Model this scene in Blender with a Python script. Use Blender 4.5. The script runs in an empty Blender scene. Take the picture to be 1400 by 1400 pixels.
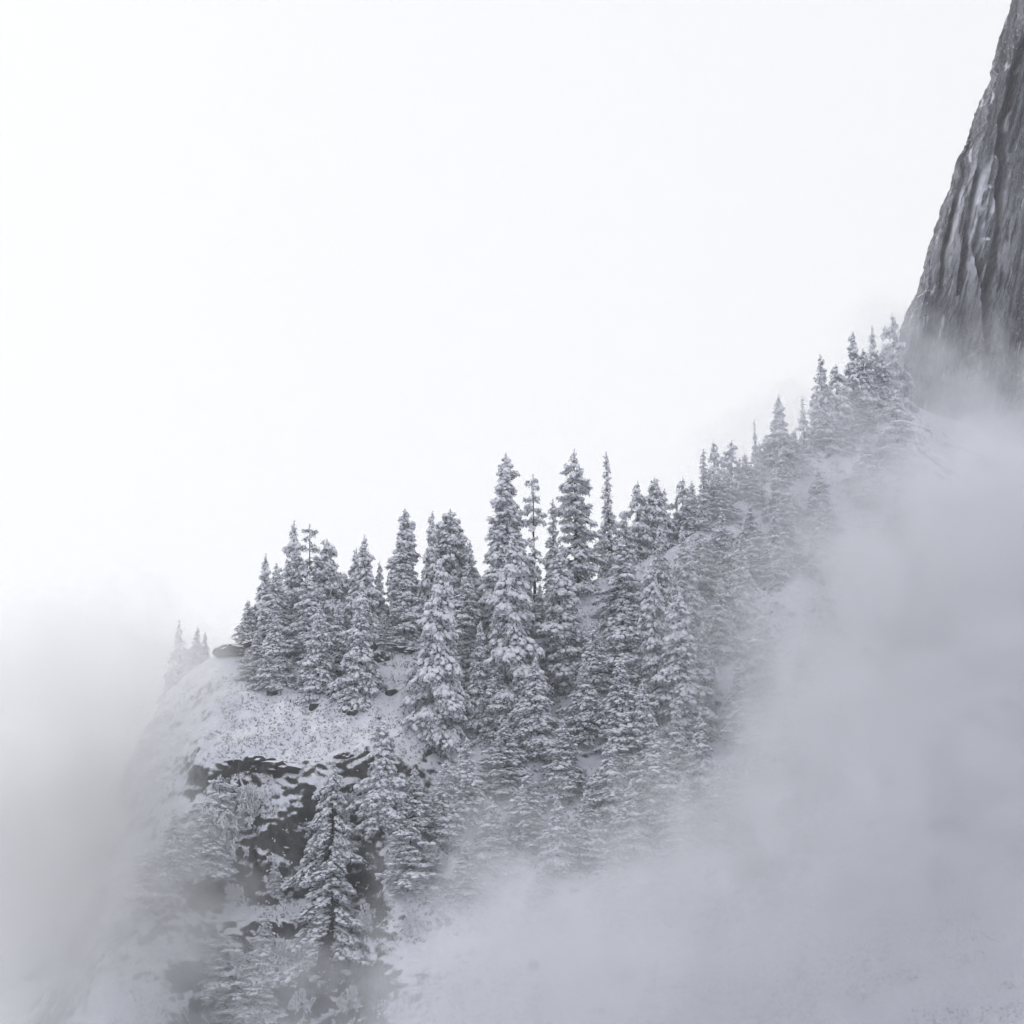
import bpy, math, random
import numpy as np
from mathutils import Vector, Matrix, noise as mnoise
from mathutils.bvhtree import BVHTree

R = math.radians
scene = bpy.context.scene
COL = scene.collection
rng = np.random.default_rng(7)
random.seed(7)

# ------------------------------------------------------------------ camera
CAM_Z = 2.0
PITCH = R(12)
HT = math.tan(R(14))
cam_d = bpy.data.cameras.new('camera')
cam = bpy.data.objects.new('camera', cam_d)
COL.objects.link(cam)
cam.location = (0, 0, CAM_Z)
cam.rotation_euler = (R(90) + PITCH, 0, 0)
cam_d.sensor_width = 36
cam_d.lens = 18 / HT
cam_d.clip_start = 0.5
cam_d.clip_end = 12000
scene.camera = cam

def ray(px, py):
    a = (px - 700) / 700 * HT
    b = (700 - py) / 700 * HT
    cp, sp = math.cos(PITCH), math.sin(PITCH)
    return np.array([a, cp - b * sp, sp + b * cp])

def at(px, py, depth):
    d = ray(px, py)
    d = d * (depth / d[1])
    return np.array([d[0], d[1], d[2] + CAM_Z])

# ------------------------------------------------------------------ helpers
def mesh_from(name, verts, faces_list, smooth=True):
    """faces_list: list of int arrays (n,k), all joined in one mesh"""
    me = bpy.data.meshes.new(name)
    verts = np.asarray(verts, dtype=np.float32)
    me.vertices.add(len(verts))
    me.vertices.foreach_set('co', verts.ravel())
    loops, starts, mats = [], [], []
    off = 0
    for f in faces_list:
        f = np.asarray(f, dtype=np.int32)
        if len(f) == 0:
            continue
        k = f.shape[1]
        loops.append(f.ravel())
        starts.append(off + np.arange(len(f)) * k)
        off += f.size
    loops = np.concatenate(loops)
    starts = np.concatenate(starts)
    me.loops.add(len(loops))
    me.loops.foreach_set('vertex_index', loops)
    me.polygons.add(len(starts))
    me.polygons.foreach_set('loop_start', starts.astype(np.int32))
    me.polygons.foreach_set('use_smooth', np.full(len(starts), smooth, dtype=bool))
    me.update(calc_edges=True)
    me.validate()
    return me

def two_mat(name, va, fa, vb, fb, frost=0.0):
    """needles or twigs (slot 0) and the snow lying on them (slot 1) in one mesh"""
    me = mesh_from(name, np.vstack([va, vb]), [fa, fb + len(va)], smooth=True)
    mi = np.zeros(len(fa) + len(fb), dtype=np.int32); mi[len(fa):] = 1
    if frost > 0:
        mi[:len(fa)] = np.where(np.random.default_rng(len(fa)).random(len(fa)) < frost, 2, 0)
    if len(me.polygons) == len(mi):
        me.polygons.foreach_set('material_index', mi)
    return me

def link(name, me, mat, parent=None):
    o = bpy.data.objects.new(name, me)
    if mat is not None and me is not None and not me.materials:
        me.materials.append(mat)
    COL.objects.link(o)
    if parent is not None:
        o.parent = parent
    return o

def tag(o, label=None, cat=None, group=None, kind=None):
    if label: o['label'] = label
    if cat: o['category'] = cat
    if group: o['group'] = group
    if kind: o['kind'] = kind
    return o

def sstep(a, b, x):
    t = np.clip((x - a) / (b - a), 0, 1)
    return t * t * (3 - 2 * t)

# vectorised value noise (trilinear over a hashed lattice)
_P = np.random.default_rng(3).random((64, 64, 64)).astype(np.float32)
def vnoise(x, y, z):
    xi, yi, zi = np.floor(x).astype(int), np.floor(y).astype(int), np.floor(z).astype(int)
    fx, fy, fz = x - xi, y - yi, z - zi
    fx = fx * fx * (3 - 2 * fx); fy = fy * fy * (3 - 2 * fy); fz = fz * fz * (3 - 2 * fz)
    r = 0
    for dx in (0, 1):
        for dy in (0, 1):
            for dz in (0, 1):
                w = (fx if dx else 1 - fx) * (fy if dy else 1 - fy) * (fz if dz else 1 - fz)
                r = r + w * _P[(xi + dx) & 63, (yi + dy) & 63, (zi + dz) & 63]
    return r * 2 - 1
def fbm(x, y, z, octaves=4, gain=0.5):
    s, a, t = 0, 1.0, 0
    for k in range(octaves):
        s = s + a * vnoise(x * 2 ** k + 13.7 * k, y * 2 ** k + 5.1 * k, z * 2 ** k + 9.3 * k)
        t += a; a *= gain
    return s / t

# ------------------------------------------------------------------ materials
def new_mat(name):
    m = bpy.data.materials.new(name)
    m.use_nodes = True
    nt = m.node_tree
    nt.nodes.clear()
    out = nt.nodes.new('ShaderNodeOutputMaterial')
    return m, nt, out

def N(nt, typ, **kw):
    n = nt.nodes.new(typ)
    for k, v in kw.items():
        if k in n.inputs.keys():
            n.inputs[k].default_value = v
        else:
            setattr(n, k, v)
    return n

def L(nt, a, b): nt.links.new(a, b)

def math_n(nt, op, a, b=None, c=None, clamp=False):
    n = nt.nodes.new('ShaderNodeMath'); n.operation = op; n.use_clamp = clamp
    for i, v in enumerate((a, b, c)):
        if v is None: continue
        if isinstance(v, (int, float)): n.inputs[i].default_value = v
        else: nt.links.new(v, n.inputs[i])
    return n.outputs[0]

def mixcol(nt, fac, a, b):
    n = nt.nodes.new('ShaderNodeMix'); n.data_type = 'RGBA'
    for idx, v in ((0, fac), (6, a), (7, b)):
        if isinstance(v, (int, float)): n.inputs[idx].default_value = v
        elif isinstance(v, tuple): n.inputs[idx].default_value = (*v, 1)
        else: nt.links.new(v, n.inputs[idx])
    return n.outputs[2]

def maprange(nt, v, a, b, c=0.0, d=1.0, smooth=True):
    n = nt.nodes.new('ShaderNodeMapRange')
    n.interpolation_type = 'SMOOTHSTEP' if smooth else 'LINEAR'
    nt.links.new(v, n.inputs[0])
    for i, x in zip((1, 2, 3, 4), (a, b, c, d)): n.inputs[i].default_value = x
    return n.outputs[0]

def noise_tex(nt, vec, scale, detail=3, rough=0.55):
    n = nt.nodes.new('ShaderNodeTexNoise')
    n.inputs['Scale'].default_value = scale
    n.inputs['Detail'].default_value = detail
    n.inputs['Roughness'].default_value = rough
    if vec is not None: nt.links.new(vec, n.inputs['Vector'])
    return n.outputs['Fac']

def principled(nt, out, rough=0.9, spec=0.2):
    p = nt.nodes.new('ShaderNodeBsdfPrincipled')
    p.inputs['Roughness'].default_value = rough
    p.inputs['Specular IOR Level'].default_value = spec
    nt.links.new(p.outputs[0], out.inputs[0])
    return p

def objcoord(nt):
    return nt.nodes.new('ShaderNodeTexCoord').outputs['Object']

def simple_mat(name, c1, c2, scale, rough=0.9):
    m, nt, out = new_mat(name)
    p = principled(nt, out, rough)
    f = noise_tex(nt, objcoord(nt), scale, 3)
    L(nt, mixcol(nt, maprange(nt, f, 0.35, 0.65), c1, c2), p.inputs['Base Color'])
    return m

SNOWC = (0.80, 0.81, 0.86)
M_snow = simple_mat('snow', (0.82, 0.84, 0.88), (0.90, 0.91, 0.93), 0.7)
M_needles = simple_mat('needles', (0.016, 0.020, 0.019), (0.16, 0.168, 0.175), 1.0)
M_frosted = simple_mat('frosted_needles', (0.12, 0.13, 0.15), (0.30, 0.32, 0.36), 1.0)
M_rime = simple_mat('rime', (0.50, 0.52, 0.56), (0.74, 0.76, 0.80), 1.0)
M_bark = simple_mat('bark', (0.03, 0.028, 0.026), (0.07, 0.065, 0.06), 3.0)
M_twig = simple_mat('twigs', (0.09, 0.09, 0.09), (0.22, 0.22, 0.24), 2.0)

def rock_snow_mat(name, dark, light, lo, hi, nscale, streak=None, speck=False, attr=False):
    """bare rock that carries snow wherever it lies flat enough"""
    m, nt, out = new_mat(name)
    p = principled(nt, out, 0.85)
    co = objcoord(nt)
    if attr:
        a3 = nt.nodes.new('ShaderNodeAttribute'); a3.attribute_name = 'streak_co'
        vec = a3.outputs['Vector']
    elif streak is not None:
        mp = nt.nodes.new('ShaderNodeMapping')
        L(nt, co, mp.inputs['Vector'])
        mp.inputs['Rotation'].default_value = streak[0]
        mp.inputs['Scale'].default_value = streak[1]
        vec = mp.outputs[0]
    else:
        vec = co
    f = noise_tex(nt, vec, nscale, 5, 0.65)
    rock = mixcol(nt, maprange(nt, f, 0.42 if attr else 0.34, 0.58 if attr else 0.66), dark, light)
    if attr:
        at_ = nt.nodes.new('ShaderNodeAttribute'); at_.attribute_name = 'rock_streaks'
        rock = mixcol(nt, 0.6, rock, mixcol(nt, at_.outputs['Fac'], tuple(c * 0.5 for c in dark), tuple(c * 1.25 for c in light)))
    if attr:      # thin open cracks running down the face, and small ledges holding snow
        for sc_, w_ in ((0.9, 0.022), (2.2, 0.030)):
            cr = math_n(nt, 'ABSOLUTE', math_n(nt, 'SUBTRACT', noise_tex(nt, vec, sc_, 4, 0.6), 0.5))
            rock = mixcol(nt, maprange(nt, cr, 0.0, w_, 0.85, 0.0), rock, (0.018, 0.02, 0.022))
    f2 = noise_tex(nt, co, 0.35, 4, 0.6)
    rock = mixcol(nt, maprange(nt, f2, 0.5, 0.75, 0, 0.55), rock, tuple(c * 0.55 for c in dark))
    geo = nt.nodes.new('ShaderNodeNewGeometry')
    sx = nt.nodes.new('ShaderNodeSeparateXYZ')
    L(nt, geo.outputs['Normal'], sx.inputs[0])
    n1 = noise_tex(nt, co, 0.8, 5, 0.7)
    k = math_n(nt, 'ADD', sx.outputs[2], math_n(nt, 'MULTIPLY', math_n(nt, 'SUBTRACT', n1, 0.5), 0.9))
    fac = maprange(nt, k, lo, hi)
    if attr:
        as_ = nt.nodes.new('ShaderNodeAttribute'); as_.attribute_name = 'plastered_snow'
        fac = math_n(nt, 'MAXIMUM', fac, as_.outputs['Fac'])
        fl = maprange(nt, noise_tex(nt, co, 1.1, 4, 0.7), 0.60, 0.66)
        area = maprange(nt, noise_tex(nt, co, 0.09, 2), 0.46, 0.58)
        fac = math_n(nt, 'MAXIMUM', fac, math_n(nt, 'MULTIPLY', math_n(nt, 'MULTIPLY', fl, area), 0.8))
    snow = mixcol(nt, maprange(nt, noise_tex(nt, co, 0.15, 4), 0.4, 0.6), (0.74, 0.76, 0.82), (0.84, 0.85, 0.88))
    if speck:
        g = noise_tex(nt, co, 1.6, 3, 0.6)
        w = maprange(nt, noise_tex(nt, co, 0.06, 2), 0.45, 0.6)
        sp = math_n(nt, 'MULTIPLY', maprange(nt, g, 0.58, 0.68), w)
        snow = mixcol(nt, math_n(nt, 'MULTIPLY', sp, 0.7), snow, (0.24, 0.22, 0.17))
    L(nt, mixcol(nt, fac, rock, snow), p.inputs['Base Color'])
    bmp = nt.nodes.new('ShaderNodeBump')
    bmp.inputs['Strength'].default_value = 0.6
    bmp.inputs['Distance'].default_value = 0.4
    if attr:
        bmp.inputs['Distance'].default_value = 0.9; bmp.inputs['Strength'].default_value = 0.9
        L(nt, noise_tex(nt, co, 0.8, 5, 0.7), bmp.inputs['Height'])
    else:
        L(nt, noise_tex(nt, vec, nscale * 2.5, 4, 0.6), bmp.inputs['Height'])
    L(nt, bmp.outputs[0], p.inputs['Normal'])
    return m

M_ground = rock_snow_mat('snowy_slope', (0.030, 0.034, 0.030), (0.085, 0.088, 0.080), 0.28, 0.50, 0.5, speck=True)
M_boulder = rock_snow_mat('dark_rock', (0.03, 0.032, 0.03), (0.09, 0.09, 0.085), 0.45, 0.62, 0.9)

# ------------------------------------------------------------------ terrain
FLOOR = -40.0
crest_px = [(-900, 1500, 430), (-500, 1420, 410), (-200, 1350, 392), (0, 1330, 376), (60, 1270, 372), (115, 1180, 368), (160, 1075, 364), (200, 985, 361),
            (235, 935, 359), (265, 908, 357), (285, 895, 355), (300, 889, 353), (318, 886, 352), (400, 886, 350), (480, 884, 350), (560, 878, 350),
            (640, 860, 352), (720, 832, 356), (805, 802, 360), (860, 778, 365), (960, 718, 375),
            (1040, 668, 388), (1100, 628, 398), (1180, 572, 412), (1240, 545, 425), (1330, 590, 435),
            (1500, 640, 445), (1900, 700, 455), (2600, 760, 470)]
cp_ = np.array([at(*c) for c in crest_px])
CX, CYd, CZ = cp_[:, 0], cp_[:, 1], cp_[:, 2]

def pix_x(px, depth): return at(px, 700, depth)[0]

def smooth_interp(x, xs, ys):
    r = 0
    for d, w in ((-3, .2), (-1.2, .2), (0, .2), (1.2, .2), (3, .2)):
        r = r + w * np.interp(x + d, xs, ys)
    return r

xs = np.concatenate([np.linspace(-1500, -150, 60, endpoint=False), np.linspace(-150, -75, 110, endpoint=False),
                     np.linspace(-75, 60, 330, endpoint=False), np.linspace(60, 160, 150, endpoint=False), np.linspace(160, 1500, 60)])
s_front = np.concatenate([np.linspace(0, 75, 250, endpoint=False), np.linspace(75, 220, 90)])
t_back = np.array([600, 420, 300, 200, 140, 100, 70, 50, 36, 26, 18, 12, 8, 5, 3, 1.5])

XX, SS = np.meshgrid(xs, s_front)
zc = smooth_interp(XX, CX, CZ); yc = smooth_interp(XX, CX, CYd)
zc = zc + 1.2 * fbm(XX / 9, XX * 0, XX * 0 + 3, 3) + 0.5 * fbm(XX / 2.5, XX * 0, XX * 0 + 8, 2)
# local steepness as a function of x and the drop below the crest
def cot_slope(x, s):
    base = 1.05 + 0.25 * fbm(x / 30, s / 25, x * 0 + 1, 3)
    w = 13 * fbm(x / 40, s / 16, x * 0 + 4, 4, 0.6)
    field = sstep(-54, -46, x) * sstep(-10, -20, x) * sstep(2, 6, s) * sstep(24, 19, s)
    cliff = sstep(-54, -42, x + w) * sstep(-6, -24, x + w) * sstep(20, 23, s + w * .25) * sstep(75, 62, s)
    c = base * (1 - field) + 1.5 * field
    c = c * (1 - cliff) + 0.20 * cliff
    # ledges
    led = np.maximum(0, fbm(x / 16, s / 4.5, x * 0 + 6, 3)) 
    c = c + cliff * led * 1.1
    low = sstep(70, 120, s)
    return np.maximum(c, 0.08) + low * 1.2
ds = np.diff(s_front, prepend=0)[:, None]
cots = cot_slope(XX, SS)
YF = yc - np.cumsum(cots * ds, axis=0)
ZF = zc - SS
ZF = np.maximum(ZF, FLOOR + 2 * fbm(XX / 40, YF / 40, XX * 0, 2))
near = ZF <= FLOOR + 2.0
# bumps
bx = XX / 5; 
amp = 0.9
disp = 1.4 * amp * fbm(XX / 4.2, YF / 4.2, ZF / 4.2, 4, 0.6) * sstep(0, 3, SS)
disp = disp + 2.2 * fbm(XX / 16, YF / 16, ZF / 16, 3) * sstep(2, 12, SS)
cl = sstep(0.9, 0.3, cots)
rugged = 1.3 * np.abs(fbm(XX / 3.0, YF / 3.0, ZF / 5.0, 4, 0.6)) * cl
YF = YF - disp * 0.8 - rugged * 1.6
ZF = ZF + disp * 0.6 * (1 - cl)
# back side
XB, TB = np.meshgrid(xs, t_back)
zb0 = ZF[0][None, :]; yb0 = YF[0][None, :]
YB = yb0 + TB
ZB = np.maximum(zb0 - 0.55 * TB - 0.5 * np.minimum(TB, 6) * 0.3, FLOOR)
# valley floor reaching out to the horizon, front and back
rowsY = [YB[0] * 0 + 6000, YB[0] * 0 + 2500]
rowsZ = [YB[0] * 0 + FLOOR, YB[0] * 0 + FLOOR]
Yall = np.vstack([np.array(rowsY), YB, YF, np.array([YF[-1] * 0 + 40, YF[-1] * 0 - 600, YF[-1] * 0 - 3000])])
lastz = np.full_like(YF[-1], FLOOR)
Zall = np.vstack([np.array(rowsZ), ZB, ZF, np.array([lastz, lastz, lastz])])
Xall = np.vstack([np.tile(xs, (2, 1)), XB, XX, np.tile(xs, (3, 1))])
Xall[:, 0] = -4000; Xall[:, -1] = 4000
nr, nc = Xall.shape
V = np.stack([Xall, Yall, Zall], -1).reshape(-1, 3)
idx = np.arange(nr * nc).reshape(nr, nc)
F = np.stack([idx[:-1, :-1], idx[1:, :-1], idx[1:, 1:], idx[:-1, 1:]], -1).reshape(-1, 4)
terrain_me = mesh_from('hillside', V, [F])
hill = link('hillside', terrain_me, M_ground)
tag(hill, 'steep snow covered mountainside rising from left to right with a dark rock face low on it', 'hillside', kind='structure')
bvh = BVHTree.FromPolygons([tuple(v) for v in V.tolist()], F.tolist())

def hit(px, py):
    d = ray(px, py)
    r = bvh.ray_cast(Vector((0, 0, CAM_Z)), Vector(d).normalized())
    return r[0], r[1]
def ground_at(x, y):
    r = bvh.ray_cast(Vector((x, y, 900)), Vector((0, 0, -1)))
    return r[0]
def crest_y(x):
    return float(np.interp(x, CX, CYd))

# ------------------------------------------------------------------ granite cliff
def build_cliff():
    D0 = 470.0
    # silhouette edge, as real points
    edge = [(1120, 760), (1180, 600), (1241, 425), (1250, 399), (1268, 343), (1287, 285), (1311, 215), (1332, 160), (1350, 107), (1368, 52), (1386, 0), (1436, -150), (1500, -340), (1590, -520)]
    E = np.array([at(a, b, D0) for a, b in edge])
    ez, ex = E[:, 2], E[:, 0]
    o = np.argsort(ez); ez = ez[o]; ex = ex[o]
    zs = np.concatenate([np.linspace(ez[0], ez[0] + 190, 620, endpoint=False), np.linspace(ez[0] + 190, ez[-1], 40)])
    us = np.concatenate([np.linspace(-60, 0, 24, endpoint=False), np.linspace(0, 45, 330, endpoint=False), np.linspace(45, 300, 90)])
    U, Z = np.meshgrid(us, zs)
    EX = np.interp(Z, ez, ex)
    lean = (EX - ex[-1])
    # u<0 : the hidden side face running back; u>0 : the face towards the valley
    along = U - 0.0
    X = EX + np.where(U > 0, U, 0.75 * np.abs(U))
    Y = D0 + np.where(U > 0, 10 * np.exp(-U / 3.0) - 10 + 0.10 * U, -U * 2.0)
    # broad panels and cracks that follow the lean of the edge
    c = U + lean * 0.35      # parallel to the edge beside it, upright further in
    zz = Z / 60
    rel = 3.2 * fbm(c / 9, zz, Z * 0 + 2, 3, 0.55)
    rel += 1.5 * (1 - 2 * np.abs(fbm(c / 3.2, Z / 38, Z * 0 + 5, 3, 0.6)))
    rel += 0.5 * fbm(c / 1.0, Z / 14, Z * 0 + 9, 3, 0.6)
    rel += 1.1 * fbm(c / 0.8, Z / 14, Z * 0 + 11, 4, 0.65)
    rel += 0.9 * np.abs(fbm(c / 1.3, Z / 3.0, Z * 0 + 51, 4, 0.7))
    # the long dark crack right of the edge and the broken, snow-catching band under it
    def crack(pts, w, dep):
        P = np.array([at(a, b, D0) for a, b in pts]); q = np.argsort(P[:, 2])
        cx = np.interp(Z, P[q, 2], P[q, 0], left=1e3, right=1e3)
        cx = cx + 0.5 * fbm(Z / 4, Z * 0, Z * 0 + w, 3)
        d = (X - cx)
        return dep * np.exp(-(d / w) ** 2), d
    k1, d1 = crack([(1440, 20), (1400, 55), (1385, 85), (1374, 120), (1366, 160), (1356, 190), (1356, 260), (1352, 330), (1340, 400), (1336, 450), (1345, 500)], 0.8, 9.0)
    k2, d2 = crack([(1345, 110), (1330, 170), (1312, 240), (1298, 300), (1285, 350), (1276, 410)], 0.5, 3.5)
    k3, d3 = crack([(1325, 250), (1318, 300), (1308, 350), (1300, 420)], 0.5, 4.5)
    k4, d4 = crack([(1330, 310), (1322, 360), (1330, 400), (1338, 430)], 0.6, 6.0)
    k5, d5 = crack([(1395, 60), (1390, 140), (1384, 180), (1368, 230)], 0.5, 1.5)
    rel -= k1 + k2 + k3 + k4 + k5
    rel += 1.6 * sstep(-6, -1, d1) * sstep(0.8, -0.5, d1)   # the slab left of the crack stands out
    # ledges in the broken band
    P = at(1330, 330, D0)
    band = np.exp(-((X - P[0]) / 7) ** 2) * np.exp(-((Z - P[2]) / 17) ** 2)
    rel += band * 1.6 * vnoise(c / 1.4, Z / 2.6, Z * 0 + 20)
    # blocky steps, slabs and notches that break the silhouette
    slab = np.round(2.2 * vnoise(Z * 0 + 4, c / 2.4 - lean / 9, Z / 16)) * 0.7
    rel += slab
    fade = sstep(-1.0, 2.5, U) * 0.9 + 0.1
    Y = Y - rel * fade
    st = np.round(3 * vnoise(Z / 6.5, Z * 0 + 2, Z * 0)) * 0.45 + 0.5 * fbm(Z / 9, Z * 0 + 3, Z * 0, 3) + 0.35 * fbm(Z / 1.6, Z * 0 + 5, Z * 0, 3, 0.7)
    X = X + 2.4 * 0.16 * st * sstep(9, 1, np.abs(U)) + 0.8 * fbm(Z / 3.0, Z * 0 + 15, Z * 0, 4, 0.7) * sstep(4, 0.5, np.abs(U))
    tan_ = 0.4 * fbm(c / 0.8, Z / 30, Z * 0 + 31, 3, 0.6) + 0.6 * fbm(c / 3.0, Z / 30, Z * 0 + 33, 3, 0.6)
    # snow plastered in the broken band, along crack edges and on a few notches
    sn = band * 1.15 * sstep(0.0, 0.5, fbm(c / 0.9, Z / 6.5, Z * 0 + 41, 4, 0.65) + 0.30)
    sn = np.maximum(sn, 0.9 * np.exp(-((d1 - 1.3) / 0.45) ** 2) * sstep(0.05, 0.4, fbm(Z / 5, X / 6, Z * 0 + 43, 3)))
    sn = np.maximum(sn, 0.9 * np.exp(-((d4 + 0.9) / 0.5) ** 2) * sstep(-0.1, 0.3, fbm(Z / 3, X / 6, Z * 0 + 44, 3)))
    sn = np.maximum(sn, sstep(0.36, 0.55, fbm(c / 0.8, Z / 7.0, Z * 0 + 47, 4, 0.65)) * 0.8)
    global CL_SNOW, CL_DARK, CL_CO
    CL_CO = np.stack([c.ravel(), Y.ravel() * 0.3, Z.ravel() / 7], -1).astype(np.float32)
    CL_SNOW = sn.ravel().astype(np.float32)
    CL_DARK = np.clip(0.5 + 1.7 * tan_, 0, 1).ravel().astype(np.float32)
    nr, nc = X.shape
    V = np.stack([X, Y, Z], -1).reshape(-1, 3)
    idx = np.arange(nr * nc).reshape(nr, nc)
    F = np.stack([idx[:-1, :-1], idx[:-1, 1:], idx[1:, 1:], idx[1:, :-1]], -1).reshape(-1, 4)
    # top cap and back
    top = idx[-1]
    extra = []
    nb = len(V)
    bt = np.stack([X[-1] + 40, np.full(nc, 620.0), Z[-1] - 10], -1)
    bb = np.stack([X[0] + 40, np.full(nc, 620.0), Z[0]], -1)
    V = np.vstack([V, bt, bb])
    a = np.arange(nc - 1)
    F2 = np.stack([top[a], top[a + 1], nb + a + 1, nb + a], -1)
    F3 = np.stack([nb + a, nb + a + 1, nb + nc + a + 1, nb + nc + a], -1)
    me = mesh_from('granite_cliff', V, [F, F2, F3])
    for nm, arr in (('plastered_snow', CL_SNOW), ('rock_streaks', CL_DARK)):
        full = np.zeros(len(V), dtype=np.float32); full[:len(arr)] = arr
        me.attributes.new(nm, 'FLOAT', 'POINT').data.foreach_set('value', full)
    full = np.zeros((len(V), 3), dtype=np.float32); full[:len(CL_CO)] = CL_CO
    me.attributes.new('streak_co', 'FLOAT_VECTOR', 'POINT').data.foreach_set('vector', full.ravel())
    return me

M_cliff = rock_snow_mat('granite', (0.050, 0.053, 0.060), (0.31, 0.315, 0.34), 0.58, 0.70, 2.0, attr=True,
                        streak=((0, R(-14), 0), (1.0, 1.0, 0.07)))
cliff = link('granite_cliff', build_cliff(), M_cliff)
tag(cliff, 'towering grey granite cliff with long vertical cracks and traces of snow', 'cliff', kind='structure')

# ------------------------------------------------------------------ tree building
def ico():
    t = (1 + 5 ** .5) / 2
    v = np.array([(-1, t, 0), (1, t, 0), (-1, -t, 0), (1, -t, 0), (0, -1, t), (0, 1, t), (0, -1, -t), (0, 1, -t), (t, 0, -1), (t, 0, 1), (-t, 0, -1), (-t, 0, 1)], float)
    v /= np.linalg.norm(v[0])
    f = np.array([(0, 11, 5), (0, 5, 1), (0, 1, 7), (0, 7, 10), (0, 10, 11), (1, 5, 9), (5, 11, 4), (11, 10, 2), (10, 7, 6), (7, 1, 8), (3, 9, 4), (3, 4, 2), (3, 2, 6), (3, 6, 8), (3, 8, 9), (4, 9, 5), (2, 4, 11), (6, 2, 10), (8, 6, 7), (9, 8, 1)])
    return v, f
IV, IF = ico()

def blobs(pos, dirs, size, rg, flat=0.5, elong=1.5, jit=0.28):
    """pos (n,3), dirs (n,3) unit axis, size (n) -> verts, faces of lumpy flattened blobs"""
    n = len(pos)
    d = dirs / np.maximum(np.linalg.norm(dirs, axis=1, keepdims=True), 1e-6)
    up = np.array([0, 0, 1.0])
    s = np.cross(d, up); s /= np.maximum(np.linalg.norm(s, axis=1, keepdims=True), 1e-6)
    u = np.cross(s, d)
    base = IV[None] * (1 + jit * rg.uniform(-1, 1, (n, 12, 1)))
    sz = size[:, None, None]
    v = pos[:, None] + sz * (base[..., 0:1] * d[:, None] * elong + base[..., 1:2] * s[:, None] + base[..., 2:3] * u[:, None] * flat)
    f = IF[None] + (np.arange(n) * 12)[:, None, None]
    return v.reshape(-1, 3), f.reshape(-1, 3)

def sprays(pos, dirs, size, rg, k=7, droop=0.5):
    """small bundles of narrow pointed leaves: k blades for each position"""
    n = len(pos)
    d = np.repeat(dirs, k, 0); p = np.repeat(pos, k, 0); sz = np.repeat(size, k)
    a = rg.normal(0, 1, (n * k, 3)) * 0.75 + d * 0.9
    a[:, 2] -= droop
    a /= np.linalg.norm(a, axis=1, keepdims=True)
    r = rg.normal(0, 1, (n * k, 3)); w = np.cross(a, r); w /= np.linalg.norm(w, axis=1, keepdims=True)
    ln = sz * rg.uniform(0.7, 1.5, n * k)
    wd = sz * rg.uniform(0.16, 0.32, n * k)
    p = p + rg.normal(0, 1, p.shape) * sz[:, None] * 0.3
    v0 = p - w * wd[:, None] * .5
    v1 = p + w * wd[:, None] * .5
    v2 = p + a * ln[:, None] * 0.6 + w * wd[:, None] * 0.6
    v3 = p + a * ln[:, None]
    v4 = p + a * ln[:, None] * 0.6 - w * wd[:, None] * 0.6
    v = np.stack([v0, v1, v2, v3, v4], 1).reshape(-1, 3)
    f = np.arange(n * k)[:, None] * 5 + np.array([0, 1, 2, 3, 4])
    return v, f

def tube(path, rad, sides=7):
    path = np.asarray(path, float); rad = np.asarray(rad, float)
    n = len(path)
    a = np.linspace(0, 2 * np.pi, sides, endpoint=False)
    t = np.gradient(path, axis=0); t /= np.maximum(np.linalg.norm(t, axis=1, keepdims=True), 1e-6)
    ref = np.where(np.abs(t[:, 2:3]) > 0.9, np.array([[1.0, 0, 0]]), np.array([[0, 0, 1.0]]))
    s = np.cross(t, ref); s /= np.linalg.norm(s, axis=1, keepdims=True)
    u = np.cross(s, t)
    v = path[:, None] + rad[:, None, None] * (np.cos(a)[None, :, None] * s[:, None] + np.sin(a)[None, :, None] * u[:, None])
    v = v.reshape(-1, 3)
    i = np.arange(n - 1)[:, None] * sides; j = np.arange(sides)[None]
    f = np.stack([i + j, i + (j + 1) % sides, i + sides + (j + 1) % sides, i + sides + j], -1).reshape(-1, 4)
    return v, f

def profile(kind, t):
    """relative crown radius at height fraction t"""
    if kind == 'column': return np.minimum(1, (1 - t) ** 0.62 * 1.12) * (0.72 + 0.28 * min(1, t / 0.15))
    if kind == 'spire':  return (1 - t) ** 1.05 * (0.75 + 0.25 * min(1, t / 0.1)) + 0.03
    if kind == 'cone':   return (1 - t) ** 0.85 * (0.8 + 0.2 * min(1, t / 0.1))
    if kind == 'broad':  return min(1, ((1 - t) * 1.5) ** 0.6) * (0.7 + 0.3 * min(1, t / 0.2))
    if kind == 'flat':   return (0.62 + 0.38 * (1 - t)) * min(1, ((1 - t) * 7) ** 0.5)
    if kind == 'wisp':   return 0.35 + 0.65 * (1 - t) ** 0.7 if t < 0.97 else 0.3
    return 1 - t

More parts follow.
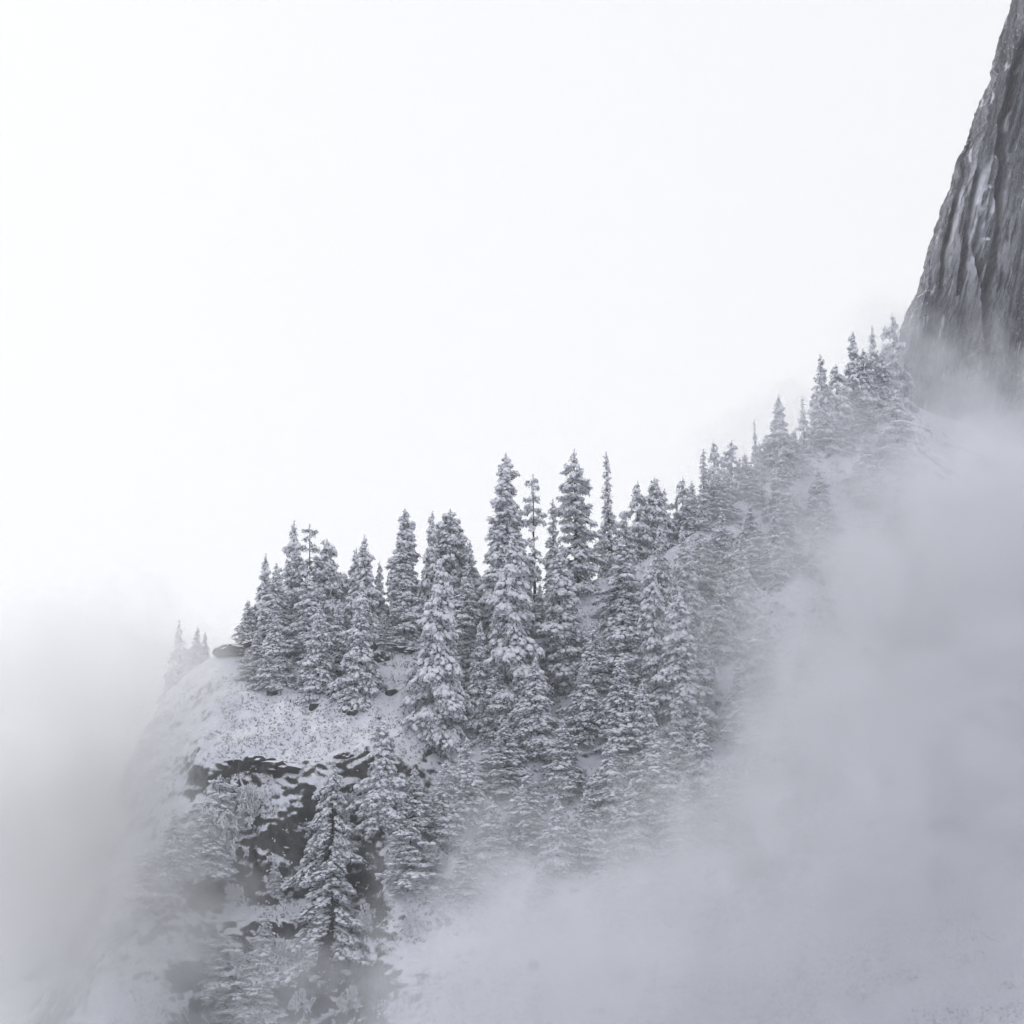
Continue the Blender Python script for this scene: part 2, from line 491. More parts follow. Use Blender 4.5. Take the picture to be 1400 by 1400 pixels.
def tree_meshes(seed, H, W, kind, dens=1.0, sparse=0.0, snow=0.8, clump=0.42, bare=0.04, lump=0.3, gap=False):
    rg = np.random.default_rng(seed)
    Rm = W / 2
    # trunk, a little crooked
    zt = np.linspace(-2.0, H * 0.985, 22)
    wob = 0.012 * H
    tx = wob * np.array([fbm(np.array([z / H * 2.2]), np.array([seed * 1.7]), np.array([.5]), 2)[0] for z in zt])
    ty = wob * np.array([fbm(np.array([z / H * 2.2]), np.array([seed * 1.7]), np.array([7.5]), 2)[0] for z in zt])
    rad = np.maximum((0.009 if gap else 0.016) * H * (1 - zt / H) ** 0.9, 0.04)
    tv, tf = tube(np.stack([tx, ty, zt], 1), rad, 8)
    def axis(z): return np.array([np.interp(z, zt, tx), np.interp(z, zt, ty), z])
    pos, dirs, sizes, bv, bf, boff = [], [], [], [], [], 0
    z = H * bare
    while z < H * 0.985:
        t = z / H
        r0 = Rm * profile(kind, t)
        nb = max(3, int(round((5.0 + 0.9 * r0) * dens * (1 - 0.5 * sparse))))
        a0 = rg.uniform(0, 6.28)
        for b in range(nb):
            if rg.random() < sparse * 0.5: continue
            a = a0 + b * 6.283 / nb + rg.normal(0, 0.25)
            if gap and t < 0.75 and math.cos(a + math.pi / 2) > 0.93: continue
            lm = 1 + lump * 1.25 * float(vnoise(np.array([math.cos(a) * 1.3 + 5 + seed]), np.array([math.sin(a) * 1.3 + 5]), np.array([z / (0.09 * H + .5)]))[0]) * 1.6
            Lb = max(0.25, r0 * lm * rg.uniform(0.7, 1.12))
            if rg.random() < 0.10: Lb *= rg.uniform(1.15, 1.5)
            if rg.random() < 0.12: Lb *= rg.uniform(0.45, 0.75)
            el = 0.30 - 0.95 * (1 - t) ** 0.8 + rg.normal(0, 0.24)      # rising at the top, drooping below
            dr = (0.34 if gap else 0.16) * Lb * rg.uniform(0.6, 1.5)
            zz = min(z + rg.uniform(-0.8, 0.8), H * 0.985)
            o = axis(zz)
            h = np.array([math.cos(a), math.sin(a), 0])
            sd = np.array([-math.sin(a), math.cos(a), 0])
            m = max(2, int(Lb / 0.34) + 1)
            us = np.linspace(0.12 if Lb < 1.5 else 0.28, 1, m)
            path = o + h * (Lb * us)[:, None]
            path[:, 2] += el * Lb * us * 0.75 - dr * us ** 2 * 1.6 + 0.10 * Lb * us ** 3
            if Lb > 0.9:
                pb = np.vstack([o[None], path[[m // 2, -1]]])
                v, f = tube(pb, [0.03 + 0.02 * Lb, 0.025 + 0.012 * Lb, 0.02], 4)
                bv.append(v); bf.append(f + boff); boff += len(v)
            for j in range(m):
                u = us[j]
                fan = 0.34 * Lb * (1 - abs(u - 0.55) * 1.1)
                q = 1 + (1 if fan > 0.3 else 0) + (1 if fan > 0.75 else 0) + (1 if fan > 1.1 else 0)
                for k in range(q):
                    off = 0 if q == 1 else rg.uniform(-1, 1) * fan
                    pos.append(path[j] + sd * off + np.array([rg.normal(0, .08), rg.normal(0, .08), rg.normal(0, .20) - abs(off) * .35]))
                    dd = h + sd * off / max(fan, .3) * 0.9; dd = dd + np.array([0, 0, -0.45 - 0.6 * u])
                    dirs.append(dd / np.linalg.norm(dd))
                    sizes.append(clump * rg.uniform(0.7, 1.25) * (0.65 + 0.35 * min(1, Lb / 1.6)))
        z += (0.55 + 0.25 * (1 - t)) * (1 + 0.9 * sparse) * rg.uniform(0.75, 1.25) / max(dens, .6) ** .5
    # leader tuft
    for k in range(5):
        pos.append(axis(H * 0.985) + np.array([0, 0, 0.25 * k - 0.2])); dirs.append(np.array([rg.normal(0, .3), rg.normal(0, .3), 1.0])); sizes.append(clump * 0.55)
    pos = np.array(pos); dirs = np.array(dirs); sizes = np.array(sizes) * 0.66
    if gap:      # branches missing on one side leave the trunk bare
        k_ = ~((pos[:, 1] < 0) & (np.abs(pos[:, 0] - np.interp(pos[:, 2], zt, tx)) < 0.32) & (pos[:, 2] < 0.6 * H))
        pos, dirs, sizes = pos[k_], dirs[k_], sizes[k_]
    fv, ff = sprays(pos - np.array([0, 0, 0.08]), dirs, sizes * 1.55, rg, 8, 0.45)
    cl_n = vnoise(pos[:, 0] * 0.9 + seed, pos[:, 1] * 0.9, pos[:, 2] * 0.9)
    keep = rg.random(len(pos)) < 0.34 + 0.68 * snow + 0.40 * cl_n
    ax = np.stack([np.interp(pos[:, 2], zt, tx), np.interp(pos[:, 2], zt, ty), pos[:, 2]], 1)
    outw = pos - ax; outw /= np.maximum(np.linalg.norm(outw, axis=1, keepdims=True), .05)
    sv, sf = blobs(pos[keep] + (np.array([0, 0, 0.12]) + 0.20 * outw[keep]) * sizes[keep][:, None] / .4, dirs[keep], sizes[keep] * rg.uniform(0.45, 1.45, keep.sum()) ** 1.2, rg, 0.62, 1.4, 0.42)
    bv = np.vstack(bv); bf = np.vstack(bf)
    trunk = mesh_from('trunk', np.vstack([tv, bv]), [tf, bf + len(tv)])
    crown = two_mat('crown', fv, ff, sv, sf, frost=0.76)
    return trunk, crown

def shrub_meshes(seed, H, W, clump=0.22, stems=9):
    """frosted bare shrub / small broadleaf: forked stems, twigs and rime"""
    rg = np.random.default_rng(seed)
    bv, bf, off = [], [], 0
    pos, dirs, sizes = [], [], []
    def grow(p, d, ln, r, lev):
        nonlocal off
        n = 5
        path = [p]
        dd = d.copy()
        for k in range(n):
            dd = dd + rg.normal(0, 0.16, 3); dd[2] += 0.03; dd /= np.linalg.norm(dd)
            path.append(path[-1] + dd * ln / n)
        v, f = tube(path, np.linspace(r, r * 0.5, n + 1), 4)
        bv.append(v); bf.append(f + off); off += len(v)
        if lev >= 1:
            for q in path[1:]:
                for _ in range(2):
                    pos.append(q + rg.normal(0, 0.05 * ln + .05, 3)); dirs.append(dd); sizes.append(clump * rg.uniform(0.6, 1.4))
        if lev < 4:
            for k in range(3 if lev < 2 else 3):
                q = path[rg.integers(2, n + 1)]
                nd = dd + rg.normal(0, 0.6, 3); nd /= np.linalg.norm(nd)
                grow(q, nd, ln * rg.uniform(0.5, 0.75), r * 0.55, lev + 1)
    for k in range(stems):
        a = rg.uniform(0, 6.283); sp = rg.uniform(0.1, 1.0) * W / H * 0.9
        d = np.array([math.cos(a) * sp, math.sin(a) * sp, 1.0]); d /= np.linalg.norm(d)
        grow(np.array([math.cos(a) * .3, math.sin(a) * .3, -0.6]), d, H * 0.42, 0.011 * H, 0)
    pos = np.array(pos); dirs = np.array(dirs); sizes = np.array(sizes)
    sv, sf = blobs(pos, dirs, sizes, rg, 0.55, 1.5)
    tw, twf = sprays(pos, dirs, sizes * 1.3, rg, 4, 0.0)
    branches = mesh_from('branches', np.vstack(bv), [np.vstack(bf)])
    twigs = two_mat('twigs', tw, twf, sv, sf)
    return branches, twigs

PROTO = {}
def proto(key, *a, frosted=False, **k):
    PROTO[key] = (tree_meshes(*a, **k), frosted, a[1], a[2])
proto('column', 11, 42, 9.0, 'column', snow=0.72, clump=0.50, lump=0.26, sparse=0.1)
proto('column_b', 12, 40, 9.5, 'column', snow=0.66, clump=0.50, lump=0.34, sparse=0.15)
proto('cone', 21, 24, 9.5, 'cone', snow=0.80, clump=0.42, lump=0.22)
proto('cone_b', 22, 24, 9.0, 'cone', snow=0.74, clump=0.42, lump=0.32, sparse=0.08)
proto('cone_c', 23, 22, 9.0, 'broad', snow=0.78, clump=0.42, lump=0.30)
proto('broad', 31, 26, 11.0, 'broad', snow=0.76, clump=0.46, lump=0.35)
proto('spire', 41, 28, 6.5, 'spire', snow=0.62, clump=0.42, lump=0.3, sparse=0.2)
proto('spire_b', 42, 26, 6.0, 'spire', snow=0.7, clump=0.40, lump=0.35, sparse=0.3)
proto('wisp', 51, 26, 5.0, 'wisp', snow=0.6, clump=0.40, lump=0.55, sparse=0.7)
proto('flat', 64, 28, 8.0, 'column', snow=0.72, clump=0.44, lump=0.5, sparse=0.5)
proto('dark', 71, 26, 9.5, 'column', snow=0.60, clump=0.50, lump=0.36, sparse=0.12)
proto('pale', 81, 20, 7.5, 'cone', frosted=True, snow=0.95, clump=0.38, lump=0.25)
proto('pale_b', 82, 18, 7.0, 'broad', frosted=True, snow=0.9, clump=0.38, lump=0.4, sparse=0.3)
proto('pale_c', 83, 20, 6.0, 'spire', frosted=True, snow=0.9, clump=0.36, lump=0.35, sparse=0.15)
proto('front', 91, 24, 12.5, 'cone', snow=0.85, clump=0.40, lump=0.35, sparse=0.3, bare=0.2, dens=1.0, gap=True)

first = {}
def copy_tree(src):
    r = src.copy(); COL.objects.link(r)
    for ch in src.children:
        c = ch.copy(); COL.objects.link(c); c.parent = r
    return r

NAME = {'cone': 'fir_tree', 'cone_b': 'fir_tree', 'cone_c': 'fir_tree', 'broad': 'fir_tree', 'dark': 'fir_tree', 'front': 'fir_tree',
        'pale': 'fir_tree', 'pale_b': 'fir_tree', 'pale_c': 'fir_tree'}
def make_tree(key, loc, h, w, label, group, rot=None):
    (tr, cr), frosted, H, W = PROTO[key]
    if key not in first:
        r = bpy.data.objects.new('conifer_tree', None); COL.objects.link(r)
        r.empty_display_size = 0.5
        link('trunk', tr, M_bark, r)
        cr.materials.append(M_frosted if frosted else M_needles); cr.materials.append(M_snow); cr.materials.append(M_rime)
        link('crown', cr, None, r)
        first[key] = r
    else:
        r = copy_tree(first[key])
    r.location = loc
    r.scale = (w / W, w / W, h / H)
    r.rotation_euler = (random.uniform(-.02, .02), random.uniform(-.025, .025), rot if rot is not None else random.uniform(0, 6.28))
    tag(r, label, 'tree', group)
    return r

G_CREST = 'snow laden conifers along the ridge crest'
G_SLOPE = 'snow laden conifers on the slope'
G_FOG = 'pale conifers showing through the fog'
G_DIM = 'conifers all but lost in the thick fog'
G_LOW = 'snowy trees around the dark rock face'
# key, top px, top py, base py, width px, behind-the-crest metres (None = stands on the slope at the base pixel), label, group
TREES = [
 ('pale', 268, 858, None, 34, 4, 'small grey fir on the left shoulder, its tip just clearing the fog', G_CREST),
 ('pale', 282, 864, None, 24, 6, 'tiny dark-tipped fir between the foggy shoulder and the dark crest rock', G_CREST),
 ('pale', 246, 852, None, 50, 10, 'faint rounded tree top farthest left, almost lost in the bright fog', G_CREST),
 ('cone_b', 340, 822, None, 40, 2, 'low leftmost fir of the ridge cluster, right above the dark crest rock', G_CREST),
 ('cone', 361, 760, None, 48, 4, 'pointed fir on the left edge of the ridge cluster with a thin straight tip', G_CREST),
 ('cone', 399, 716, None, 62, 7, 'tallest fir of the left ridge cluster, with a pointed snowy top', G_CREST),
 ('wisp', 425, 721, None, 32, 5, 'thin gappy conifer with a tufted top, just right of the tallest in the left cluster', G_CREST),
 ('cone_c', 451, 741, None, 54, 6, 'fir with a blunt shoulder between the gappy conifer and the broad twin-tipped fir', G_CREST),
 ('cone', 500, 736, None, 66, 4, 'broad fir with a sharp offset tip at the right of the left ridge cluster', G_CREST),
 ('cone_b', 486, 752, None, 56, 7, 'round-shouldered fir tucked behind the sharp-tipped broad one', G_CREST),
 ('cone_b', 519, 770, None, 38, 5, 'lower fir leaning against the right flank of the left ridge cluster', G_CREST),
 ('spire_b', 537, 812, None, 18, 2, 'tiny spire standing in the gap between the left and middle ridge groups', G_CREST),
 ('cone_b', 378, 772, 898, 56, None, 'fir in front of the tallest left-cluster tree, its skirt near the snowfield', G_CREST),
 ('dark', 424, 790, 905, 50, None, 'dark-gapped fir standing below the gappy conifer of the left cluster', G_CREST),
 ('column', 552, 696, None, 44, 3, 'shaggy columnar fir standing alone just right of the left cluster', G_CREST),
 ('cone_b', 590, 702, None, 46, 2, 'fir with a slim top directly left of the broad flat-topped one', G_CREST),
 ('broad', 618, 700, None, 72, 4, 'broad flat-topped fir left of the tallest column on the ridge', G_CREST),
 ('cone_b', 640, 742, None, 44, 1, 'fir filling the right shoulder of the broad flat-topped tree', G_CREST),
 ('column', 692, 620, 905, 58, None, 'tallest columnar fir on the ridge with a bent tuft at its tip', G_CREST),
 ('wisp', 732, 652, None, 26, 3, 'thin ragged conifer right beside the tallest columnar fir', G_CREST),
 ('spire', 757, 684, None, 34, 2, 'slim short spire between the ragged conifer and the open-crowned fir', G_CREST),
 ('flat', 786, 616, None, 52, 1, 'tall open-crowned fir with clumps sticking out to the right of its trunk', G_CREST),
 ('spire', 833, 620, None, 36, 2, 'dark needle-thin spire right of the bright gap in the ridge', G_CREST),
 ('cone_b', 853, 700, None, 40, 3, 'fir behind the right flank of the needle-thin spire', G_CREST),
 ('pale_b', 871, 662, None, 38, 6, 'pale open-topped tree first to the right of the needle-thin spire', G_CREST),
 ('cone_c', 893, 657, None, 44, 5, 'greyish fir with a double head behind the right end of the tall group', G_CREST),
 ('pale_c', 911, 672, None, 30, 8, 'pale slender fir peeking over the right end of the tall group', G_CREST),
 ('pale_b', 932, 655, None, 40, 6, 'pale rounded tree in the dip before the fogged ridge', G_CREST),
 ('cone', 378, 842, 934, 50, None, 'short fir on the left end of the snowfield, below the pointed edge fir', G_SLOPE),
 ('cone_b', 352, 862, 925, 40, None, 'small fir with a spread skirt near the dark crest rock', G_SLOPE),
 ('cone', 436, 826, 946, 50, None, 'snow-caked fir standing in the upper left of the snowfield', G_SLOPE),
 ('cone_b', 463, 820, 930, 44, None, 'middle fir of the front row above the snowfield', G_SLOPE),
 ('cone', 492, 800, 950, 56, None, 'stout fir at the right of the front row above the snowfield', G_SLOPE),
 ('cone_b', 526, 838, 885, 26, None, 'small dark fir beside the crest rocks above the snowfield', G_SLOPE),
 ('dark', 600, 770, 1012, 62, None, 'dark-gapped fir reaching lowest at the right edge of the snowfield', G_SLOPE),
 ('column_b', 634, 790, 950, 50, None, 'fir standing below the broad flat-topped tree', G_SLOPE),
 ('cone_b', 655, 850, 985, 46, None, 'smaller fir between the two dark-gapped columns', G_SLOPE),
 ('dark', 700, 742, 988, 72, None, 'wide dark-gapped fir in front of the tallest columnar fir', G_SLOPE),
 ('dark', 768, 755, 935, 64, None, 'dark-gapped fir standing in front of the open-crowned tree', G_SLOPE),
 ('cone_b', 738, 800, 900, 40, None, 'fir filling the gap below the ragged thin conifer', G_SLOPE),
 ('column_b', 852, 735, 940, 64, None, 'full heavy fir below the needle-thin spire', G_SLOPE),
 ('dark', 893, 770, 965, 50, None, 'dark-trunked fir right of the full heavy one', G_SLOPE),
 ('dark', 930, 815, 1000, 66, None, 'dark-gapped fir at the right end of the clear slope with a greenish skirt', G_SLOPE),
 ('cone_b', 905, 720, 880, 44, None, 'fir standing behind the right end of the clear slope', G_SLOPE),
 ('pale', 935, 720, 860, 44, None, 'greyish fir where the clear slope meets the fog', G_SLOPE),
 ('spire', 960, 616, None, 30, 2, 'small dark-tipped spire first on the fogged ridge', G_CREST),
 ('pale_b', 975, 606, None, 30, 6, 'pale lacy tree just behind the dark-tipped spire', G_CREST),
 ('pale_b', 999, 604, None, 32, 5, 'pale lacy tree on the ridge halfway to the paired cone-shaped fir', G_CREST),
 ('pale', 983, 645, None, 46, 1, 'pale bushy fir under the two lacy ridge trees', G_CREST),
 ('pale_c', 1033, 577, None, 20, 4, 'tiny pale spike just left of the big cone-shaped fir on the ridge', G_CREST),
 ('pale', 1020, 622, None, 40, 1, 'pale low fir left of the foot of the cone-shaped ridge fir', G_CREST),
 ('cone', 1062, 542, None, 50, 2, 'big cone-shaped fir standing clear on the middle of the rising ridge', G_CREST),
 ('pale', 1083, 590, None, 44, 1, 'pale fir leaning on the right of the big cone-shaped ridge fir', G_CREST),
 ('pale_c', 1099, 546, None, 26, 4, 'small pale spike left of the upper ridge pair', G_CREST),
 ('cone_b', 1123, 487, None, 44, 3, 'open fir at the left of the upper ridge group', G_CREST),
 ('pale_b', 1144, 500, None, 40, 2, 'low lacy tree between the two tall firs of the upper ridge', G_CREST),
 ('cone_b', 1165, 455, None, 48, 4, 'tallest open fir of the upper ridge group', G_CREST),
 ('pale', 1193, 449, None, 38, 6, 'pale pointed fir second from the cliff', G_CREST),
 ('pale_b', 1218, 432, None, 34, 6, 'ghostly tree nearest the granite cliff', G_CREST),
 ('pale', 1135, 560, None, 54, 1, 'pale bushy fir below the upper ridge group', G_CREST),
 ('pale', 1172, 530, None, 50, 1, 'foggy fir below the tallest of the upper ridge group', G_CREST),
 ('cone_b', 1186, 590, 690, 46, None, 'dim blue-grey fir in the fog below the upper ridge group', G_FOG),
 ('cone', 1066, 620, 705, 40, None, 'faint fir in the fog right under the big cone-shaped ridge fir', G_FOG),
 ('cone', 733, 900, 1030, 62, None, 'pale cone-shaped fir between the dark-gapped trees, fading downward into fog', G_FOG),
 ('cone_b', 690, 985, 1080, 60, None, 'faint fir in thin fog below the wide dark-gapped fir', G_FOG),
 ('cone', 640, 1010, 1120, 60, None, 'pale fir in the fog right of the snowfield, lowest on that side', G_FOG),
 ('cone_b', 845, 900, 1040, 66, None, 'feathery pale fir under the full heavy one', G_FOG),
 ('cone', 878, 935, 1060, 56, None, 'snowy fir standing diagonally below the dark-trunked one', G_FOG),
 ('cone', 832, 1010, 1120, 58, None, 'pale drooping fir left of the lowest pair in the fog', G_FOG),
 ('cone_b', 897, 1000, 1125, 68, None, 'lowest clearly visible drooping fir in the middle of the fog', G_FOG),
 ('cone_b', 925, 965, 1075, 50, None, 'fir standing close under the greenish-skirted tree', G_FOG),
 ('cone', 955, 975, 1080, 46, None, 'fir in thin fog to the right of the drooping trees', G_FOG),
 ('cone', 1008, 1038, 1105, 40, None, 'small cone-shaped fir low on the right in thin fog', G_FOG),
 ('cone_b', 1040, 1010, 1085, 40, None, 'dark-flecked fir uphill of the small cone in thin fog', G_FOG),
 ('cone_b', 985, 790, 905, 50, None, 'faint fir in the fog beside the greyish one', G_FOG),
 ('cone', 1040, 830, 940, 54, None, 'faint fir above the dark-flecked one, deep in the fog', G_FOG),
 ('cone_b', 1095, 880, 985, 50, None, 'faint spreading fir right of the middle of the fogged slope', G_FOG),
 ('cone', 770, 985, 1080, 58, None, 'misty fir left of the pale drooping pair', G_FOG),
 ('dark', 524, 985, 1130, 52, None, 'shadowy fir at the right end of the snowfield above the rock face', G_LOW),
 ('cone_b', 566, 1050, 1150, 54, None, 'pale fir beside the shadowy one, where the fog begins', G_LOW),
 ('front', 457, 1040, 1190, 70, None, 'loose-branched fir at the top of the dark rock face', G_LOW),
 ('front', 455, 1150, 1330, 112, None, 'nearest fir with a long bare dark trunk in front of the rock face', G_LOW),
 ('cone', 376, 1172, 1216, 22, None, 'tiny white fir alone in the middle of the dark rock face', G_LOW),
 ('cone', 362, 1245, 1330, 42, None, 'small pointed white tree at the left foot of the rock face', G_LOW),
 ('pale', 945, 660, None, 44, 3, 'pale bushy fir left of the dark-tipped spire, at the start of the fogged ridge', G_CREST),
 ('pale_b', 1046, 610, None, 34, 4, 'lacy fir close behind the left flank of the big cone-shaped ridge fir', G_CREST),
 ('pale', 1106, 588, None, 40, 3, 'frosted fir filling the dip left of the upper ridge group', G_CREST),
 ('pale_b', 1180, 480, None, 40, 3, 'frosted open tree between the two tallest of the upper ridge group', G_CREST),
 ('pale', 1205, 478, None, 40, 2, 'frosted fir in front of the two pale trees nearest the cliff', G_CREST),
 ('pale', 1150, 540, None, 48, 2, 'frosted fir in the thick of the upper ridge group, below the lacy one', G_CREST),
 ('pale_c', 1010, 628, None, 26, 4, 'slender frosted fir right of the two lacy ridge trees', G_CREST),
 ('cone_b', 676, 900, 1010, 50, None, 'fir in front of the left foot of the wide dark-gapped fir', G_SLOPE),
 ('cone', 712, 890, 1005, 44, None, 'snow-covered fir in front of the right foot of the wide dark-gapped fir', G_SLOPE),
 ('cone_b', 812, 850, 955, 46, None, 'fir left of the full heavy one, beneath the bright gap in the ridge', G_SLOPE),
 ('cone_b', 800, 900, 1010, 48, None, 'light-coloured fir under the gap between the open-crowned tree and the heavy fir', G_FOG),
 ('cone', 870, 850, 960, 46, None, 'fir with a sharp white top between the heavy fir and the dark-trunked one', G_SLOPE),
 ('cone', 960, 850, 970, 44, None, 'fir half sunk in fog at the right edge of the clear slope', G_FOG),
 ('cone_b', 606, 1040, 1150, 54, None, 'misty fir at the edge of the fog, right of the rock face top', G_FOG),
 ('cone', 672, 1090, 1180, 50, None, 'misty fir below the lowest pale fir beside the snowfield', G_FOG),
 ('cone_b', 720, 1050, 1150, 54, None, 'misty fir in the middle of the lower slope, under the pale cone-shaped one', G_FOG),
 ('cone', 760, 1090, 1190, 50, None, 'dim fir low in the mist, second row under the pale cone-shaped one', G_FOG),
 ('cone_b', 800, 1080, 1180, 50, None, 'dim fir low in the mist, left below the pale drooping fir', G_FOG),
 ('cone', 860, 1070, 1170, 56, None, 'dim fir between the feet of the two drooping firs in the mist', G_FOG),
 ('cone_b', 935, 1060, 1160, 52, None, 'dim fir to the right below the lowest clearly visible drooping fir', G_FOG),
 ('cone', 975, 1050, 1140, 44, None, 'dim fir left of the small cone-shaped fir in thin fog', G_FOG),
 ('cone_b', 640, 1150, 1230, 50, None, 'barely visible fir lowest on the misty slope beside the rock face', G_FOG),
 ('cone', 1010, 740, 850, 46, None, 'barely visible conifer dissolving in the thick fog on the right-hand slope', G_DIM),
 ('cone_b', 1060, 700, 800, 44, None, 'barely visible conifer dissolving in the thick fog on the right-hand slope', G_DIM),
 ('cone', 1120, 690, 790, 46, None, 'barely visible conifer dissolving in the thick fog on the right-hand slope', G_DIM),
 ('cone_b', 1010, 900, 1010, 48, None, 'barely visible conifer dissolving in the thick fog on the right-hand slope', G_DIM),
 ('cone', 1070, 960, 1060, 48, None, 'barely visible conifer dissolving in the thick fog on the right-hand slope', G_DIM),
 ('cone_b', 1130, 800, 900, 48, None, 'barely visible conifer dissolving in the thick fog on the right-hand slope', G_DIM),
 ('cone', 1150, 940, 1050, 50, None, 'barely visible conifer dissolving in the thick fog on the right-hand slope', G_DIM),
 ('cone_b', 1080, 1050, 1150, 48, None, 'barely visible conifer dissolving in the thick fog on the right-hand slope', G_DIM),
 ('cone', 1140, 1090, 1190, 50, None, 'barely visible conifer dissolving in the thick fog on the right-hand slope', G_DIM),
 ('cone_b', 1020, 1110, 1200, 48, None, 'barely visible conifer dissolving in the thick fog on the right-hand slope', G_DIM),
 ('cone', 1180, 700, 800, 46, None, 'barely visible conifer dissolving in the thick fog on the right-hand slope', G_DIM),
 ('cone_b', 1230, 650, 750, 44, None, 'barely visible conifer dissolving in the thick fog on the right-hand slope', G_DIM),
 ('cone', 1200, 830, 930, 50, None, 'barely visible conifer dissolving in the thick fog on the right-hand slope', G_DIM),
 ('cone_b', 1100, 1160, 1260, 50, None, 'barely visible conifer dissolving in the thick fog on the right-hand slope', G_DIM),
 ('cone', 905, 1150, 1250, 50, None, 'barely visible conifer dissolving in the thick fog on the right-hand slope', G_DIM),
 ('cone_b', 830, 1160, 1250, 50, None, 'barely visible conifer dissolving in the thick fog on the right-hand slope', G_DIM),
 ('cone', 970, 1180, 1270, 48, None, 'barely visible conifer dissolving in the thick fog on the right-hand slope', G_DIM),
 ('cone_b', 740, 1180, 1260, 48, None, 'barely visible conifer dissolving in the thick fog on the right-hand slope', G_DIM),
 ('pale', 985, 700, 800, 48, None, 'frosted fir below the two lacy ridge trees, on the snow where the fog starts', G_FOG),
 ('cone_b', 1025, 690, 780, 44, None, 'frosted fir below the left foot of the big cone-shaped ridge fir', G_FOG),
 ('pale', 1070, 670, 760, 44, None, 'frosted fir straight below the big cone-shaped ridge fir, half in fog', G_FOG),
 ('pale_b', 955, 730, 815, 40, None, 'open frosted fir under the dark-tipped spire, beside the greyish fir', G_FOG),
 ('pale', 1120, 640, 725, 46, None, 'frosted fir sinking into fog below the upper ridge group', G_FOG),
 ('pale_b', 1225, 540, 640, 44, None, 'open frosted fir in the fog below the foot of the cliff', G_FOG),
 ('pale_b', 300, 1062, 1150, 52, None, 'rounded frosted tree under the left end of the long dark ledge', G_LOW),
 ('pale', 286, 1090, 1190, 58, None, 'frosted tree on the left rim of the rock face, farthest left of the clear ones', G_LOW),
 ('pale', 240, 1110, 1200, 50, None, 'ghostly frosted tree in the fog left of the rock face', G_LOW),
 ('pale_b', 205, 1160, 1240, 50, None, 'very faint frosted tree low in the left-hand fog', G_LOW),
 ('pale_b', 300, 1275, 1365, 64, None, 'broad frosted tree at the lower left, left of the small pointed one', G_LOW),
 ('pale_b', 346, 1318, 1398, 56, None, 'frosted tree cut by the bottom edge, below the small pointed one', G_LOW),
 ('pale_b', 560, 1130, 1215, 60, None, 'wide frosted tree at the right rim of the rock face where the fog begins', G_LOW),
]
cam_o = Vector((0, 0, CAM_Z))
for key, tx, ty, by, wpx, behind, label, group in TREES:
    if behind is None:
        p, n = hit(tx, by)
        if p is None: continue
        base = p
    else:
        d0 = crest_y(pix_x(tx, 370)); x = pix_x(tx, d0 + behind) * 1.0
        y = crest_y(x) + behind
        base = ground_at(x, y)
    depth = base.y
    top = at(tx, ty, depth)
    h = top[2] - base.z
    sc = HT / 700 * depth
    x = top[0]
    g = ground_at(x, depth) if behind is not None else base
    make_tree(key, (x, depth, base.z - 0.3), max(h + 0.3, 3), wpx * sc * 1.27, label, group, rot=0.0 if key == 'front' else None)

# ------------------------------------------------------------------ shrubs
SH = [shrub_meshes(5, 9, 9, 0.13, 6), shrub_meshes(6, 6, 10, 0.12, 8)]
sh_first = {}
SHRUBS = [
 (0, 300, 1190, 84, 120, 'tall frosted bare bush overhanging the left side of the rock face'),
 (0, 345, 1130, 60, 80, 'frosted bare bush above the left of the rock face, under the dark ledge'),
 (1, 590, 1190, 100, 44, 'low frosted bush with spiky branches fading right into the fog'),
 (1, 545, 1185, 70, 40, 'frosted bush tight against the right of the loose-branched firs'),
 (1, 330, 1350, 110, 60, 'wide snow-loaded bush at the lower left below the rock face'),
 (0, 395, 1330, 60, 64, 'snow-loaded bush between the small pointed tree and the bare trunk'),
 (1, 480, 1385, 90, 44, 'snowy bush at the bottom edge under the nearest trunk'),
 (1, 560, 1280, 50, 40, 'frosted bush clinging to the right of the rock face in thin fog'),
 (1, 90, 1350, 90, 44, 'snow-dusted bush on the dark slope in the lower left corner'),
 (0, 225, 1245, 60, 60, 'ghostly frosted bush left of the rock face in the fog'),
 (1, 430, 1215, 56, 34, 'small snow-loaded bush in the rock face left of the nearest trunk'),
 (0, 322, 1240, 44, 44, 'snow-loaded bush on the left rim of the rock face'),
 (1, 505, 1265, 60, 36, 'snow-loaded bush right of the nearest fir on the rock'),
 (1, 410, 1385, 70, 40, 'snow-loaded bush at the bottom edge left of the nearest trunk'),
 (0, 470, 1120, 50, 50, 'snow-loaded bush at the foot of the shadowy fir'),
 (1, 640, 1215, 90, 36, 'long low frosted bush on the misty slope right of the rock face'),
 (1, 160, 1290, 60, 36, 'faint frosted bush between the lower left corner and the rock face'),
]
for k, px, py, w, h, label in SHRUBS:
    p, n = hit(px, py)
    if p is None: continue
    sc = HT / 700 * p.y
    if k not in sh_first:
        r = bpy.data.objects.new('frosted_bush', None); COL.objects.link(r)
        b, t = SH[k]
        t.materials.append(M_twig); t.materials.append(M_snow)
        link('branches', b, M_bark, r); link('twigs', t, None, r)
        sh_first[k] = r
    else: r = copy_tree(sh_first[k])
    r.location = p
    r.scale = (w * sc / (9, 10)[k] * 0.8,) * 2 + (h * sc / (9, 6)[k],)
    r.rotation_euler = (0, 0, random.uniform(0, 6.28))
    tag(r, label, 'bush', 'frosted bushes around the rock face')

